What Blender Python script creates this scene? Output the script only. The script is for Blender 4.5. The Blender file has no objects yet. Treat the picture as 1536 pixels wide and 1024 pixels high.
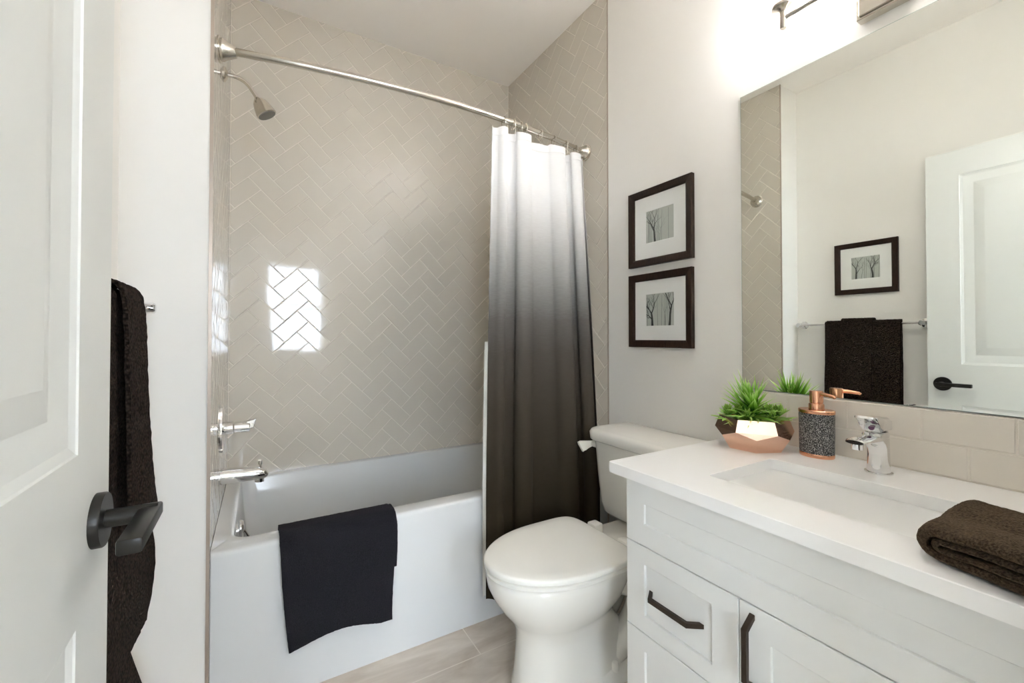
import bpy, bmesh, math, random
from mathutils import Vector, Matrix, noise
C = bpy.context.scene.collection
random.seed(7)
PI = math.pi

# ------------------------------------------------------------------ camera, sky, exposure
F_PX, PITCH, YAW, V0, CAM_H = 644.82, 0.746, 30.78, 496.42, 1.10
cam_d = bpy.data.cameras.new('camera'); cam = bpy.data.objects.new('camera', cam_d); C.objects.link(cam)
cam.location = (0, 0, CAM_H)
cam.rotation_euler = (math.radians(90 + PITCH), 0, math.radians(-YAW))
cam_d.sensor_width = 36.0; cam_d.sensor_fit = 'HORIZONTAL'
cam_d.lens = F_PX / 1536 * 36.0
cam_d.shift_y = -(512 - V0) / 1536
cam_d.clip_start = 0.01
bpy.context.scene.camera = cam
vs = bpy.context.scene.view_settings
vs.view_transform = 'Standard'; vs.look = 'None'; vs.gamma = 1; vs.use_curve_mapping = False
vs.exposure = 3.12
bpy.context.scene.cycles.max_bounces = 20; bpy.context.scene.cycles.diffuse_bounces = 10; bpy.context.scene.cycles.glossy_bounces = 6; bpy.context.scene.cycles.transparent_max_bounces = 12
SKY, BULB = 2.7, 33.0
w = bpy.data.worlds.new('sky'); bpy.context.scene.world = w; w.use_nodes = True
w.node_tree.nodes['Background'].inputs[0].default_value = (0.88, 0.98, 1.13, 1)
w.node_tree.nodes['Background'].inputs[1].default_value = SKY
def portal(name, loc, rot, sx, sy):
    d = bpy.data.lights.new(name, 'AREA'); d.shape = 'RECTANGLE'; d.size = sx; d.size_y = sy; d.cycles.is_portal = True
    o = bpy.data.objects.new(name, d); C.objects.link(o); o.location = loc; o.rotation_euler = rot
# daylight enters the hall behind the camera through its window and an added second one
HX0, HX1, HY = -1.6, 1.9, -2.5
W1 = (0.12, 0.92, 0.85, 2.20)            # window in the far hall wall: x0 x1 z0 z1
W2 = (-1.25, -0.45, 0.85, 2.20)          # unseen second window, added to bring more light through the doorway
portal('window_daylight', ((W1[0]+W1[1])/2, HY-0.06, (W1[2]+W1[3])/2), (PI/2, 0, PI), W1[1]-W1[0], W1[3]-W1[2])
portal('added_window_daylight', ((W2[0]+W2[1])/2, HY-0.06, (W2[2]+W2[3])/2), (PI/2, 0, PI), W2[1]-W2[0], W2[3]-W2[2])

# ------------------------------------------------------------------ materials
def mat(name, col, rough=0.5, metal=0.0, spec=0.5, coat=0.0):
    m = bpy.data.materials.new(name); m.use_nodes = True
    b = m.node_tree.nodes['Principled BSDF']
    b.inputs['Base Color'].default_value = (*col, 1); b.inputs['Roughness'].default_value = rough
    b.inputs['Metallic'].default_value = metal; b.inputs['Specular IOR Level'].default_value = spec
    b.inputs['Coat Weight'].default_value = coat; b.inputs['Coat Roughness'].default_value = 0.05
    return m
def nd(m, t, **kw):
    n = m.node_tree.nodes.new(t)
    for k, v in kw.items():
        if hasattr(n, k): setattr(n, k, v)
        else: n.inputs[k].default_value = v
    return n
def lk(m, a, b): m.node_tree.links.new(a, b)
def bsdf(m): return m.node_tree.nodes['Principled BSDF']
def bump(m, scale, strength, dist=0.001, detail=3, kind='noise', stretch=None):
    tc = nd(m, 'ShaderNodeTexCoord'); src = tc.outputs['Object']
    if stretch:
        mp = nd(m, 'ShaderNodeMapping'); mp.inputs['Scale'].default_value = stretch; lk(m, src, mp.inputs[0]); src = mp.outputs[0]
    if kind == 'noise':
        t = nd(m, 'ShaderNodeTexNoise'); t.inputs['Scale'].default_value = scale; t.inputs['Detail'].default_value = detail; out = t.outputs[0]
    else:
        t = nd(m, 'ShaderNodeTexVoronoi'); t.inputs['Scale'].default_value = scale; out = t.outputs['Distance']
    lk(m, src, t.inputs['Vector'])
    bp = nd(m, 'ShaderNodeBump'); bp.inputs['Strength'].default_value = strength; bp.inputs['Distance'].default_value = dist
    lk(m, out, bp.inputs['Height']); lk(m, bp.outputs[0], bsdf(m).inputs['Normal'])
    return out
def vary(m, out, c0, c1, p0=0.3, p1=0.7):
    r = nd(m, 'ShaderNodeValToRGB'); r.color_ramp.elements[0].color = (*c0, 1); r.color_ramp.elements[1].color = (*c1, 1)
    r.color_ramp.elements[0].position = p0; r.color_ramp.elements[1].position = p1
    lk(m, out, r.inputs[0]); lk(m, r.outputs[0], bsdf(m).inputs['Base Color']); return r

m_wall = mat('wall_paint', (0.79, 0.775, 0.74), 0.75, spec=0.25); bump(m_wall, 260, 0.08, 0.0006)
m_ceil = mat('ceiling_paint', (0.95, 0.92, 0.885), 0.9, spec=0.1); bump(m_ceil, 180, 0.1, 0.001)
m_door = mat('door_paint', (0.68, 0.69, 0.665), 0.35)
m_trim = mat('trim_paint', (0.78, 0.78, 0.76), 0.35)
m_cab = mat('cabinet_paint', (0.76, 0.765, 0.75), 0.35)
m_quartz = mat('white_quartz', (0.90, 0.895, 0.885), 0.22)
m_tile = mat('glazed_tile', (0.62, 0.575, 0.50), 0.06, spec=0.6); m_tile_lit = mat('glazed_tile_lit', (0.76, 0.71, 0.635), 0.06, spec=0.6)  # backsplash gets a copy of the wall tile, lightened as if better lit
m_grout = mat('grout', (0.74, 0.69, 0.61), 0.8)
m_edge = mat('tile_edge_metal', (0.45, 0.38, 0.32), 0.35, 0.6)
m_tub = mat('tub_acrylic', (0.66, 0.67, 0.67), 0.10)
m_china = mat('vitreous_china', (0.83, 0.815, 0.765), 0.10)
m_seat = mat('toilet_seat_plastic', (0.88, 0.87, 0.82), 0.22)
m_basin = mat('basin_china', (0.82, 0.81, 0.77), 0.10)
m_chrome = mat('chrome', (0.82, 0.82, 0.82), 0.07, 1)
m_nickel = mat('brushed_nickel', (0.66, 0.62, 0.55), 0.22, 1)
m_bronze = mat('dark_bronze', (0.055, 0.04, 0.03), 0.35, 0.7)
m_black = mat('black_metal', (0.022, 0.020, 0.017), 0.34, 0.3, spec=0.35)
m_dark = mat('dark_gap', (0.02, 0.02, 0.02), 0.8)
m_copper = mat('copper', (0.80, 0.42, 0.26), 0.24, 1)
m_copperpot = mat('rose_gold', (0.93, 0.64, 0.49), 0.19, 1)
m_mirror = mat('mirror_silver', (0.90, 0.925, 0.885), 0.0, 1)
m_glassedge = mat('mirror_glass_edge', (0.35, 0.42, 0.38), 0.15)
m_wood = mat('espresso_wood', (0.045, 0.022, 0.012), 0.4)
o_ = bump(m_wood, 40, 0.2, 0.0006, 4, stretch=(1, 8, 1)); vary(m_wood, o_, (0.014, 0.007, 0.004), (0.036, 0.018, 0.010)); bsdf(m_wood).inputs['Specular IOR Level'].default_value = 0.25
m_mat = mat('picture_mat', (0.80, 0.81, 0.79), 0.7)
m_print = mat('print_paper', (0.47, 0.50, 0.455), 0.6)
m_ink = mat('print_ink', (0.035, 0.037, 0.033), 0.7)
m_ink2 = mat('print_ink_pale', (0.24, 0.26, 0.24), 0.7)
m_soil = mat('soil', (0.03, 0.02, 0.012), 0.95)
m_liner = mat('white_liner', (0.78, 0.76, 0.70), 0.6)
m_gasket = mat('rubber', (0.05, 0.05, 0.05), 0.7)

# towels
def towel_mat(name, c0, c1, scale, st):
    m = mat(name, c0, 0.95, spec=0.08); bsdf(m).inputs['Sheen Weight'].default_value = 0.25
    bsdf(m).inputs['Sheen Roughness'].default_value = 0.6; bsdf(m).inputs['Sheen Tint'].default_value = (*[min(1, x*6) for x in c1], 1)
    o = bump(m, scale, st, 0.003, 3); vary(m, o, c0, c1, 0.35, 0.68); return m
m_towelk = towel_mat('charcoal_terry', (0.0105, 0.010, 0.0125), (0.021, 0.020, 0.024), 420, 0.7)
m_towelb = towel_mat('brown_terry', (0.017, 0.011, 0.0065), (0.085, 0.060, 0.038), 330, 1.0)
m_towelw = mat('brown_waffle', (0.03, 0.021, 0.015), 0.95, spec=0.08)
o_ = bump(m_towelw, 170, 1.0, 0.004, kind='voronoi', stretch=(1, 1, 1)); vary(m_towelw, o_, (0.05, 0.036, 0.027), (0.012, 0.008, 0.006), 0.1, 0.75)

# ombre fabric: dyed white at the hem, charcoal-brown below
m_curt = mat('ombre_fabric', (0.5, 0.5, 0.5), 0.9, spec=0.1)
tc = nd(m_curt, 'ShaderNodeNewGeometry'); sx = nd(m_curt, 'ShaderNodeSeparateXYZ'); lk(m_curt, tc.outputs['Position'], sx.inputs[0])
mr = nd(m_curt, 'ShaderNodeMapRange'); mr.inputs[1].default_value = 0.0; mr.inputs[2].default_value = 2.0; lk(m_curt, sx.outputs['Z'], mr.inputs[0])
nz = nd(m_curt, 'ShaderNodeTexNoise'); nz.inputs['Scale'].default_value = 160; nz.inputs['Detail'].default_value = 2
mp = nd(m_curt, 'ShaderNodeMapping'); mp.inputs['Scale'].default_value = (0.25, 0.25, 1.6); lk(m_curt, tc.outputs['Position'], mp.inputs[0]); lk(m_curt, mp.outputs[0], nz.inputs['Vector'])
ad = nd(m_curt, 'ShaderNodeMath', operation='MULTIPLY_ADD'); ad.inputs[1].default_value = 0.03; lk(m_curt, nz.outputs[0], ad.inputs[0]); lk(m_curt, mr.outputs[0], ad.inputs[2])
rp = nd(m_curt, 'ShaderNodeValToRGB'); cr = rp.color_ramp
stops = [(0.0, (0.024, 0.018, 0.009)), (0.25, (0.034, 0.026, 0.016)), (0.42, (0.056, 0.046, 0.035)), (0.53, (0.075, 0.065, 0.055)), (0.60, (0.115, 0.107, 0.098)),
         (0.68, (0.25, 0.245, 0.235)), (0.76, (0.41, 0.405, 0.39)), (0.84, (0.62, 0.61, 0.60)), (0.90, (0.76, 0.755, 0.75)), (1.0, (0.78, 0.775, 0.77))]
cr.elements[0].position, cr.elements[0].color = stops[0][0], (*stops[0][1], 1)
cr.elements[1].position, cr.elements[1].color = stops[-1][0], (*stops[-1][1], 1)
for p, c in stops[1:-1]:
    e = cr.elements.new(p); e.color = (*c, 1)
lk(m_curt, ad.outputs[0], rp.inputs[0]); lk(m_curt, rp.outputs[0], bsdf(m_curt).inputs['Base Color'])
bp = nd(m_curt, 'ShaderNodeBump'); bp.inputs['Strength'].default_value = 0.35; bp.inputs['Distance'].default_value = 0.001
lk(m_curt, nz.outputs[0], bp.inputs['Height']); lk(m_curt, bp.outputs[0], bsdf(m_curt).inputs['Normal'])

# floor tile
m_floor = mat('floor_tile', (0.5, 0.46, 0.4), 0.45)
tc = nd(m_floor, 'ShaderNodeNewGeometry'); mp = nd(m_floor, 'ShaderNodeMapping'); mp.inputs['Location'].default_value = (-0.677 + 6.1, -1.348 + 0.305*21, 0)
lk(m_floor, tc.outputs['Position'], mp.inputs[0])
bk = nd(m_floor, 'ShaderNodeTexBrick'); bk.offset = 0.63; bk.offset_frequency = 2; bk.squash = 1.0
for k, v in (('Scale', 1.0), ('Mortar Size', 0.002), ('Mortar Smooth', 0.2), ('Bias', 0.0), ('Brick Width', 0.61), ('Row Height', 0.305)): bk.inputs[k].default_value = v
bk.inputs['Color1'].default_value = (0, 0, 0, 1); bk.inputs['Color2'].default_value = (1, 1, 1, 1); bk.inputs['Mortar'].default_value = (0.5, 0.5, 0.5, 1)
lk(m_floor, mp.outputs[0], bk.inputs['Vector'])
n1 = nd(m_floor, 'ShaderNodeTexNoise'); n1.inputs['Scale'].default_value = 3.2; n1.inputs['Detail'].default_value = 6; n1.inputs['Roughness'].default_value = 0.62; n1.inputs['Distortion'].default_value = 0.8
mp2 = nd(m_floor, 'ShaderNodeMapping'); mp2.inputs['Scale'].default_value = (1, 4.0, 1); mp2.inputs['Rotation'].default_value = (0, 0, 0.15); lk(m_floor, tc.outputs['Position'], mp2.inputs[0]); lk(m_floor, mp2.outputs[0], n1.inputs['Vector'])
r1 = nd(m_floor, 'ShaderNodeValToRGB'); r1.color_ramp.elements[0].position = 0.3; r1.color_ramp.elements[1].position = 0.72
r1.color_ramp.elements[0].color = (0.48, 0.405, 0.33, 1); r1.color_ramp.elements[1].color = (0.72, 0.655, 0.58, 1); lk(m_floor, n1.outputs[0], r1.inputs[0])
mx = nd(m_floor, 'ShaderNodeMixRGB'); mx.inputs[2].default_value = (0.74, 0.68, 0.60, 1); lk(m_floor, bk.outputs['Fac'], mx.inputs[0]); lk(m_floor, r1.outputs[0], mx.inputs[1])
lk(m_floor, mx.outputs[0], bsdf(m_floor).inputs['Base Color'])
m_hallfloor = mat('hall_carpet', (0.50, 0.46, 0.40), 0.95); bump(m_hallfloor, 300, 0.6, 0.003)

# granite-like body of the dispenser
m_gran = mat('speckled_stone', (0.05, 0.05, 0.05), 0.55)
o_ = bump(m_gran, 330, 0.6, 0.001, kind='voronoi')
t_ = nd(m_gran, 'ShaderNodeTexNoise'); t_.inputs['Scale'].default_value = 420; t_.inputs['Detail'].default_value = 1
tc = nd(m_gran, 'ShaderNodeTexCoord'); lk(m_gran, tc.outputs['Object'], t_.inputs['Vector'])
vary(m_gran, t_.outputs[0], (0.012, 0.012, 0.014), (0.42, 0.41, 0.40), 0.47, 0.66)

# leaf: base to tip colour from the UV
m_leaf = mat('leaf_green', (0.1, 0.3, 0.03), 0.45)
uvn = nd(m_leaf, 'ShaderNodeUVMap'); sx = nd(m_leaf, 'ShaderNodeSeparateXYZ'); lk(m_leaf, uvn.outputs[0], sx.inputs[0])
r_ = vary(m_leaf, sx.outputs['Y'], (0.03, 0.15, 0.005), (0.70, 0.86, 0.34), 0.0, 1.0)
e = r_.color_ramp.elements.new(0.55); e.color = (0.26, 0.58, 0.05, 1)
bsdf(m_leaf).inputs['Subsurface Weight'].default_value = 0.0
m_leaf2 = mat('succulent_green', (0.1, 0.3, 0.03), 0.4)
uvn = nd(m_leaf2, 'ShaderNodeUVMap'); sx = nd(m_leaf2, 'ShaderNodeSeparateXYZ'); lk(m_leaf2, uvn.outputs[0], sx.inputs[0])
vary(m_leaf2, sx.outputs['Y'], (0.07, 0.25, 0.015), (0.42, 0.64, 0.13), 0.0, 1.0)

def emit(name, col, s):
    m = bpy.data.materials.new(name); m.use_nodes = True; nt = m.node_tree; nt.nodes.remove(nt.nodes['Principled BSDF'])
    e = nt.nodes.new('ShaderNodeEmission'); e.inputs[0].default_value = (*col, 1); e.inputs[1].default_value = s
    nt.links.new(e.outputs[0], nt.nodes['Material Output'].inputs[0]); return m
m_bulb = emit('bulb_glow', (1.0, 1.0, 1.03), BULB)
def thin_glass(name, tint, transl, gl):
    m = bpy.data.materials.new(name); m.use_nodes = True; nt = m.node_tree; nt.nodes.remove(nt.nodes['Principled BSDF'])
    t = nt.nodes.new('ShaderNodeBsdfTransparent'); t.inputs[0].default_value = (*tint, 1)
    d = nt.nodes.new('ShaderNodeBsdfTranslucent'); d.inputs[0].default_value = (0.95, 0.93, 0.9, 1)
    g = nt.nodes.new('ShaderNodeBsdfGlossy'); g.inputs[1].default_value = 0.03
    a = nt.nodes.new('ShaderNodeMixShader'); a.inputs[0].default_value = transl
    b = nt.nodes.new('ShaderNodeMixShader'); b.inputs[0].default_value = gl
    nt.links.new(t.outputs[0], a.inputs[1]); nt.links.new(d.outputs[0], a.inputs[2])
    nt.links.new(a.outputs[0], b.inputs[1]); nt.links.new(g.outputs[0], b.inputs[2])
    nt.links.new(b.outputs[0], nt.nodes['Material Output'].inputs[0]); return m
m_shade = thin_glass('shade_glass', (0.66, 0.655, 0.65), 0.20, 0.06)
m_pane = thin_glass('window_pane', (0.97, 0.98, 0.98), 0.0, 0.04)
m_picglass = thin_glass('picture_glass', (0.99, 0.99, 0.99), 0.0, 0.035)

# ------------------------------------------------------------------ mesh helpers
def wloc(o):
    v = Vector((0, 0, 0))
    while o is not None:
        v += o.location; o = o.parent
    return v
def obj(name, bm, m, parent=None, ang=35, loc=None, recalc=True):
    """links a bmesh (built in world coordinates) as one object; loc = origin of a parentless one"""
    if recalc: bmesh.ops.recalc_face_normals(bm, faces=bm.faces)
    off = wloc(parent) if parent else Vector(loc or (0, 0, 0))
    bmesh.ops.translate(bm, verts=bm.verts, vec=-off)
    me = bpy.data.meshes.new(name); bm.to_mesh(me); bm.free()
    for mm in (m if isinstance(m, (list, tuple)) else [m]): me.materials.append(mm)
    if ang:
        me.polygons.foreach_set('use_smooth', [True]*len(me.polygons)); me.set_sharp_from_angle(angle=math.radians(ang))
    o = bpy.data.objects.new(name, me); C.objects.link(o)
    if parent: o.parent = parent
    else: o.location = off
    return o
def thing(name, label, cat, loc=(0, 0, 0), group=None):
    o = bpy.data.objects.new(name, None); o.empty_display_size = 0.05; C.objects.link(o); o.location = loc
    return tag(o, label, cat, group)
def tag(o, label, cat, group=None):
    o['label'] = label; o['category'] = cat
    if group: o['group'] = group
    return o
def struct(name, bm, m, parent=None, ang=35):
    o = obj(name, bm, m, parent, ang)
    if not parent: o['kind'] = 'structure'
    return o
def nb(): return bmesh.new()
def box(bm, x0, x1, y0, y1, z0, z1, bev=0, seg=2):
    r = bmesh.ops.create_cube(bm, size=1, matrix=Matrix.Translation(((x0+x1)/2, (y0+y1)/2, (z0+z1)/2)) @ Matrix.Diagonal((x1-x0, y1-y0, z1-z0, 1)))
    if bev:
        vs_ = set(r['verts']); es = [e for e in bm.edges if e.verts[0] in vs_ and e.verts[1] in vs_]
        bmesh.ops.bevel(bm, geom=es, offset=bev, segments=seg, profile=0.5, affect='EDGES')
    return bm
def loft(bm, rings, c0=True, c1=True, closed=True):
    vr = [[bm.verts.new(p) for p in r] for r in rings]
    n = len(vr[0])
    for a, b in zip(vr[:-1], vr[1:]):
        for i in range(n if closed else n-1):
            j = (i+1) % n
            try: bm.faces.new((a[i], a[j], b[j], b[i]))
            except ValueError: pass
    if c0: bm.faces.new(vr[0][::-1])
    if c1: bm.faces.new(vr[-1])
    return bm
def frame(d):
    d = d.normalized(); a = Vector((0, 0, 1)) if abs(d.z) < 0.9 else Vector((1, 0, 0))
    u = d.cross(a).normalized(); return u, u.cross(d).normalized()
def tube(bm, pts, r, n=14, caps=True, closed=False):
    pts = [Vector(p) for p in pts]; k = len(pts); rs = r if isinstance(r, (list, tuple)) else [r]*k
    rings = []; u = None
    for i, p in enumerate(pts):
        if closed: d = pts[(i+1) % k]-pts[i-1]
        else: d = pts[min(i+1, k-1)]-pts[max(i-1, 0)]
        d = d.normalized()
        if u is None: u, v = frame(d)
        else:
            u = (u - d*u.dot(d)).normalized(); v = d.cross(u)
        v = d.cross(u)
        rings.append([p + (u*math.cos(2*PI*j/n)+v*math.sin(2*PI*j/n))*rs[i] for j in range(n)])
    if closed: rings.append(rings[0]); 
    if closed:
        vr = [[bm.verts.new(p) for p in r_] for r_ in rings[:-1]]; vr.append(vr[0])
        for a, b in zip(vr[:-1], vr[1:]):
            for j in range(n): bm.faces.new((a[j], a[(j+1) % n], b[(j+1) % n], b[j]))
        return bm
    return loft(bm, rings, caps, caps)
def lathe(bm, origin, axis, prof, n=28, c0=True, c1=True, sx=1.0, sy=1.0):
    """prof: (radius, distance along axis)"""
    o = Vector(origin); d = Vector(axis).normalized(); u, v = frame(d)
    return loft(bm, [[o + d*t + (u*sx*math.cos(2*PI*j/n)+v*sy*math.sin(2*PI*j/n))*max(r, 1e-4) for j in range(n)] for r, t in prof], c0, c1)
def prism(bm, prof, axis, a0, a1, bev=0, seg=2):
    """prof: 2-D outline; axis 0/1/2 = extruded axis"""
    def P(p, a):
        l = [p[0], p[1]]; l.insert(axis, a); return l
    A = [bm.verts.new(P(p, a0)) for p in prof]; B = [bm.verts.new(P(p, a1)) for p in prof]; n = len(prof)
    fs = [bm.faces.new(A[::-1]), bm.faces.new(B)]
    for i in range(n): fs.append(bm.faces.new((A[i], A[(i+1) % n], B[(i+1) % n], B[i])))
    if bev:
        es = {e for f in fs[:2] for e in f.edges}
        bmesh.ops.bevel(bm, geom=list(es), offset=bev, segments=seg, profile=0.5, affect='EDGES')
    return bm
def rr(x0, x1, y0, y1, r, z, n=5):
    """rounded rectangle ring; r = one radius or four (x1y1, x0y1, x0y0, x1y0); z number or function of (x, y)"""
    rs = r if isinstance(r, (list, tuple)) else [r]*4
    cs = [(x1, y1, -1, -1, 0), (x0, y1, 1, -1, 90), (x0, y0, 1, 1, 180), (x1, y0, -1, 1, 270)]
    out = []
    for (cx, cy, sx, sy, a0), q in zip(cs, rs):
        q = max(q, 1e-4)
        for i in range(n+1):
            a = math.radians(a0 + 90*i/n)
            x = cx + sx*q + q*math.cos(a); y = cy + sy*q + q*math.sin(a)
            out.append((x, y, z(x, y) if callable(z) else z))
    return out
def egg(xc, yc, af, ab, b, z, n=56, e=2.0):
    out = []
    for i in range(n):
        t = 2*PI*i/n; c, s = math.cos(t), math.sin(t)
        if c < 0: x, y = af*c, b*s
        else: x, y = ab*abs(c)**(2/e), b*math.copysign(abs(s)**(2/e), s)
        out.append((xc+x, yc+y, z))
    return out
def fray(bm, amp, scale, seed=0):
    for v in bm.verts:
        p = v.co*scale + Vector((seed, seed*2.1, 0)); v.co += noise.noise_vector(p)*amp
def sheet(bm, P, nu, nv, th):
    """thin solid from a surface function P(u, v), thickness th along the local normal (callable or number)"""
    A = [[Vector(P(i/nu, j/nv)) for j in range(nv+1)] for i in range(nu+1)]
    def nrm(i, j):
        a = A[min(i+1, nu)][j]-A[max(i-1, 0)][j]; b = A[i][min(j+1, nv)]-A[i][max(j-1, 0)]
        return a.cross(b).normalized()
    F = [[bm.verts.new(A[i][j]+nrm(i, j)*th/2) for j in range(nv+1)] for i in range(nu+1)]
    G = [[bm.verts.new(A[i][j]-nrm(i, j)*th/2) for j in range(nv+1)] for i in range(nu+1)]
    for i in range(nu):
        for j in range(nv):
            bm.faces.new((F[i][j], F[i+1][j], F[i+1][j+1], F[i][j+1])); bm.faces.new((G[i][j], G[i][j+1], G[i+1][j+1], G[i+1][j]))
    for i in range(nu):
        bm.faces.new((F[i][0], G[i][0], G[i+1][0], F[i+1][0])); bm.faces.new((F[i][nv], F[i+1][nv], G[i+1][nv], G[i][nv]))
    for j in range(nv):
        bm.faces.new((F[0][j], F[0][j+1], G[0][j+1], G[0][j])); bm.faces.new((F[nu][j], G[nu][j], G[nu][j+1], F[nu][j+1]))
    return bm
def dup(root):
    r = root.copy(); C.objects.link(r)
    for ch in list(root.children):
        c = ch.copy(); C.objects.link(c); c.parent = r
        for g in list(ch.children):
            d = g.copy(); C.objects.link(d); d.parent = c
    return r
def lerp(a, b, t): return a+(b-a)*t
def spline(pts, k=8):
    """Catmull-Rom through pts"""
    P = [Vector(p) for p in pts]; P = [2*P[0]-P[1]]+P+[2*P[-1]-P[-2]]; out = []
    for i in range(1, len(P)-2):
        for j in range(k):
            t = j/k; a, b, c, d = P[i-1:i+3]
            out.append(0.5*((2*b)+(c-a)*t+(2*a-5*b+4*c-d)*t*t+(3*b-a-3*c+d)*t**3))
    out.append(P[-2]); return out

# ------------------------------------------------------------------ room dimensions
R, XL, XW = 1.4143, -0.1097, -0.3134      # right wall, left end of the tub alcove, left room wall
YT, YB, ZC = 1.4989, 2.4248, 2.745        # tub front / alcove front, alcove back, ceiling
YE0, YE1 = -0.09, 0.03                    # entry wall with the doorway the camera stands in
DX0, DX1, DZ = -0.180, 0.615, 2.045       # doorway

b = nb(); box(b, -0.46, R+0.12, YE0, YB+0.12, -0.1, 0); struct('floor', b, m_floor, ang=0)
b = nb(); box(b, HX0-0.12, HX1+0.12, HY-0.12, YE0, -0.1, -0.001); struct('floor_hall', b, m_hallfloor, ang=0)
b = nb(); box(b, HX0-0.12, HX1+0.12, HY-0.12, YB+0.12, ZC, ZC+0.1); struct('ceiling', b, m_ceil, ang=0)
b = nb(); box(b, R, R+0.12, YE1, YT, 0, ZC); struct('wall_right', b, m_wall, ang=0)
b = nb(); box(b, XW-0.12, XW, YE1, YT, 0, ZC); struct('wall_left', b, m_wall, ang=0)
b = nb(); box(b, XW-0.12, XL-0.008, YT, YT+0.12, 0, ZC); struct('wall_left_return', b, m_wall, ang=0)
b = nb()
box(b, HX0-0.12, DX0-0.02, YE0, YE1, 0, ZC); box(b, DX1+0.02, HX1+0.12, YE0, YE1, 0, ZC); box(b, DX0-0.02, DX1+0.02, YE0, YE1, DZ+0.02, ZC)
struct('wall_entry', b, m_wall, ang=0)
b = nb()
box(b, DX0-0.02, DX0, YE0, YE1, 0, DZ+0.02); box(b, DX1, DX1+0.02, YE0, YE1, 0, DZ+0.02); box(b, DX0, DX1, YE0, YE1, DZ, DZ+0.02)
box(b, DX0-0.085, DX0-0.004, YE1, YE1+0.013, 0, DZ+0.08); box(b, DX1+0.004, DX1+0.085, YE1, YE1+0.013, 0, DZ+0.08); box(b, DX0-0.004, DX1+0.004, YE1, YE1+0.013, DZ+0.004, DZ+0.08)
struct('trim_1', b, m_trim, ang=0)
# hall behind the doorway
b = nb()
for x0_, x1_ in ((HX0, W2[0]), (W2[1], W1[0]), (W1[1], HX1)): box(b, x0_, x1_, HY-0.12, HY, 0, ZC)
for w_ in (W1, W2): box(b, w_[0], w_[1], HY-0.12, HY, 0, w_[2]); box(b, w_[0], w_[1], HY-0.12, HY, w_[3], ZC)
struct('wall_hall_back', b, m_wall, ang=0)
b = nb(); box(b, HX0-0.12, HX0, HY-0.12, YE0, 0, ZC); struct('wall_hall_left', b, m_wall, ang=0)
b = nb(); box(b, HX1, HX1+0.12, HY-0.12, YE0, 0, ZC); struct('wall_hall_right', b, m_wall, ang=0)
def window(name, ax, f0, a0, a1, z0, z1, mull, rails):
    root = bpy.data.objects.new(name, None); C.objects.link(root); root['kind'] = 'structure'
    b = nb(); t = 0.045
    def bx(A0, A1, Z0, Z1, d0, d1):
        if ax == 'y': box(b, A0, A1, f0-d1, f0-d0, Z0, Z1)
        else: box(b, f0-d1, f0-d0, A0, A1, Z0, Z1)
    bx(a0, a0+t, z0, z1, 0.03, 0.09); bx(a1-t, a1, z0, z1, 0.03, 0.09); bx(a0+t, a1-t, z0, z0+t, 0.03, 0.09); bx(a0+t, a1-t, z1-t, z1, 0.03, 0.09)
    for m_ in mull: bx(m_-0.015, m_+0.015, z0+t, z1-t, 0.035, 0.085)
    for zr in rails: bx(a0+t, a1-t, zr-0.02, zr+0.02, 0.035, 0.085)
    obj('window_frame', b, m_trim, root, 0)
    b = nb(); bx(a0+t, a1-t, z0+t, z1-t, 0.058, 0.062); obj('pane', b, m_pane, root, 0)
window('window_1', 'y', HY, W1[0], W1[1], W1[2], W1[3], [], [1.55])
window('added_window', 'y', HY, W2[0], W2[1], W2[2], W2[3], [], [1.55])  # added window, there only to brighten the hall
# baseboards
b = nb(); box(b, R-0.012, R, 0.87, YT, 0, 0.09, 0.003); struct('baseboard_right', b, m_trim, ang=0)
b = nb(); box(b, XW, XW+0.012, YE1+0.013, YT-0.012, 0, 0.09, 0.003); struct('baseboard_left', b, m_trim, ang=0)
b = nb(); box(b, XW, XL-0.012, YT-0.012, YT, 0, 0.09, 0.003); struct('baseboard_return', b, m_trim, ang=0)

# ------------------------------------------------------------------ herringbone tile
TW = 0.0755
def clip(poly, W, H):
    for ax, lim, sg in ((0, 0, 1), (0, W, -1), (1, 0, 1), (1, H, -1)):
        out = []
        for i in range(len(poly)):
            p, q = poly[i-1], poly[i]; dp = sg*(p[ax]-lim); dq = sg*(q[ax]-lim)
            if (dp < 0) != (dq < 0):
                t = dp/(dp-dq); out.append((p[0]+(q[0]-p[0])*t, p[1]+(q[1]-p[1])*t))
            if dq >= 0: out.append(q)
        poly = out
        if len(poly) < 3: return []
    return poly
def inset(poly, d):
    n = len(poly); out = []
    for i in range(n):
        p0, p1, p2 = Vector(poly[i-1]), Vector(poly[i]), Vector(poly[(i+1) % n])
        e0 = (p1-p0).normalized(); e1 = (p2-p1).normalized(); n0 = Vector((-e0.y, e0.x)); n1 = Vector((-e1.y, e1.x))
        k = 1+n0.dot(n1)
        if k < 0.05: return None
        out.append(p1+(n0+n1)*(d/k))
    return out
def tidy(poly):
    out = []
    for p in poly:
        if not out or (Vector(p)-Vector(out[-1])).length > 2e-3: out.append(p)
    if len(out) > 1 and (Vector(out[0])-Vector(out[-1])).length < 2e-3: out.pop()
    return out
def area(p): return sum(p[i-1][0]*p[i][1]-p[i][0]*p[i-1][1] for i in range(len(p)))/2
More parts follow.
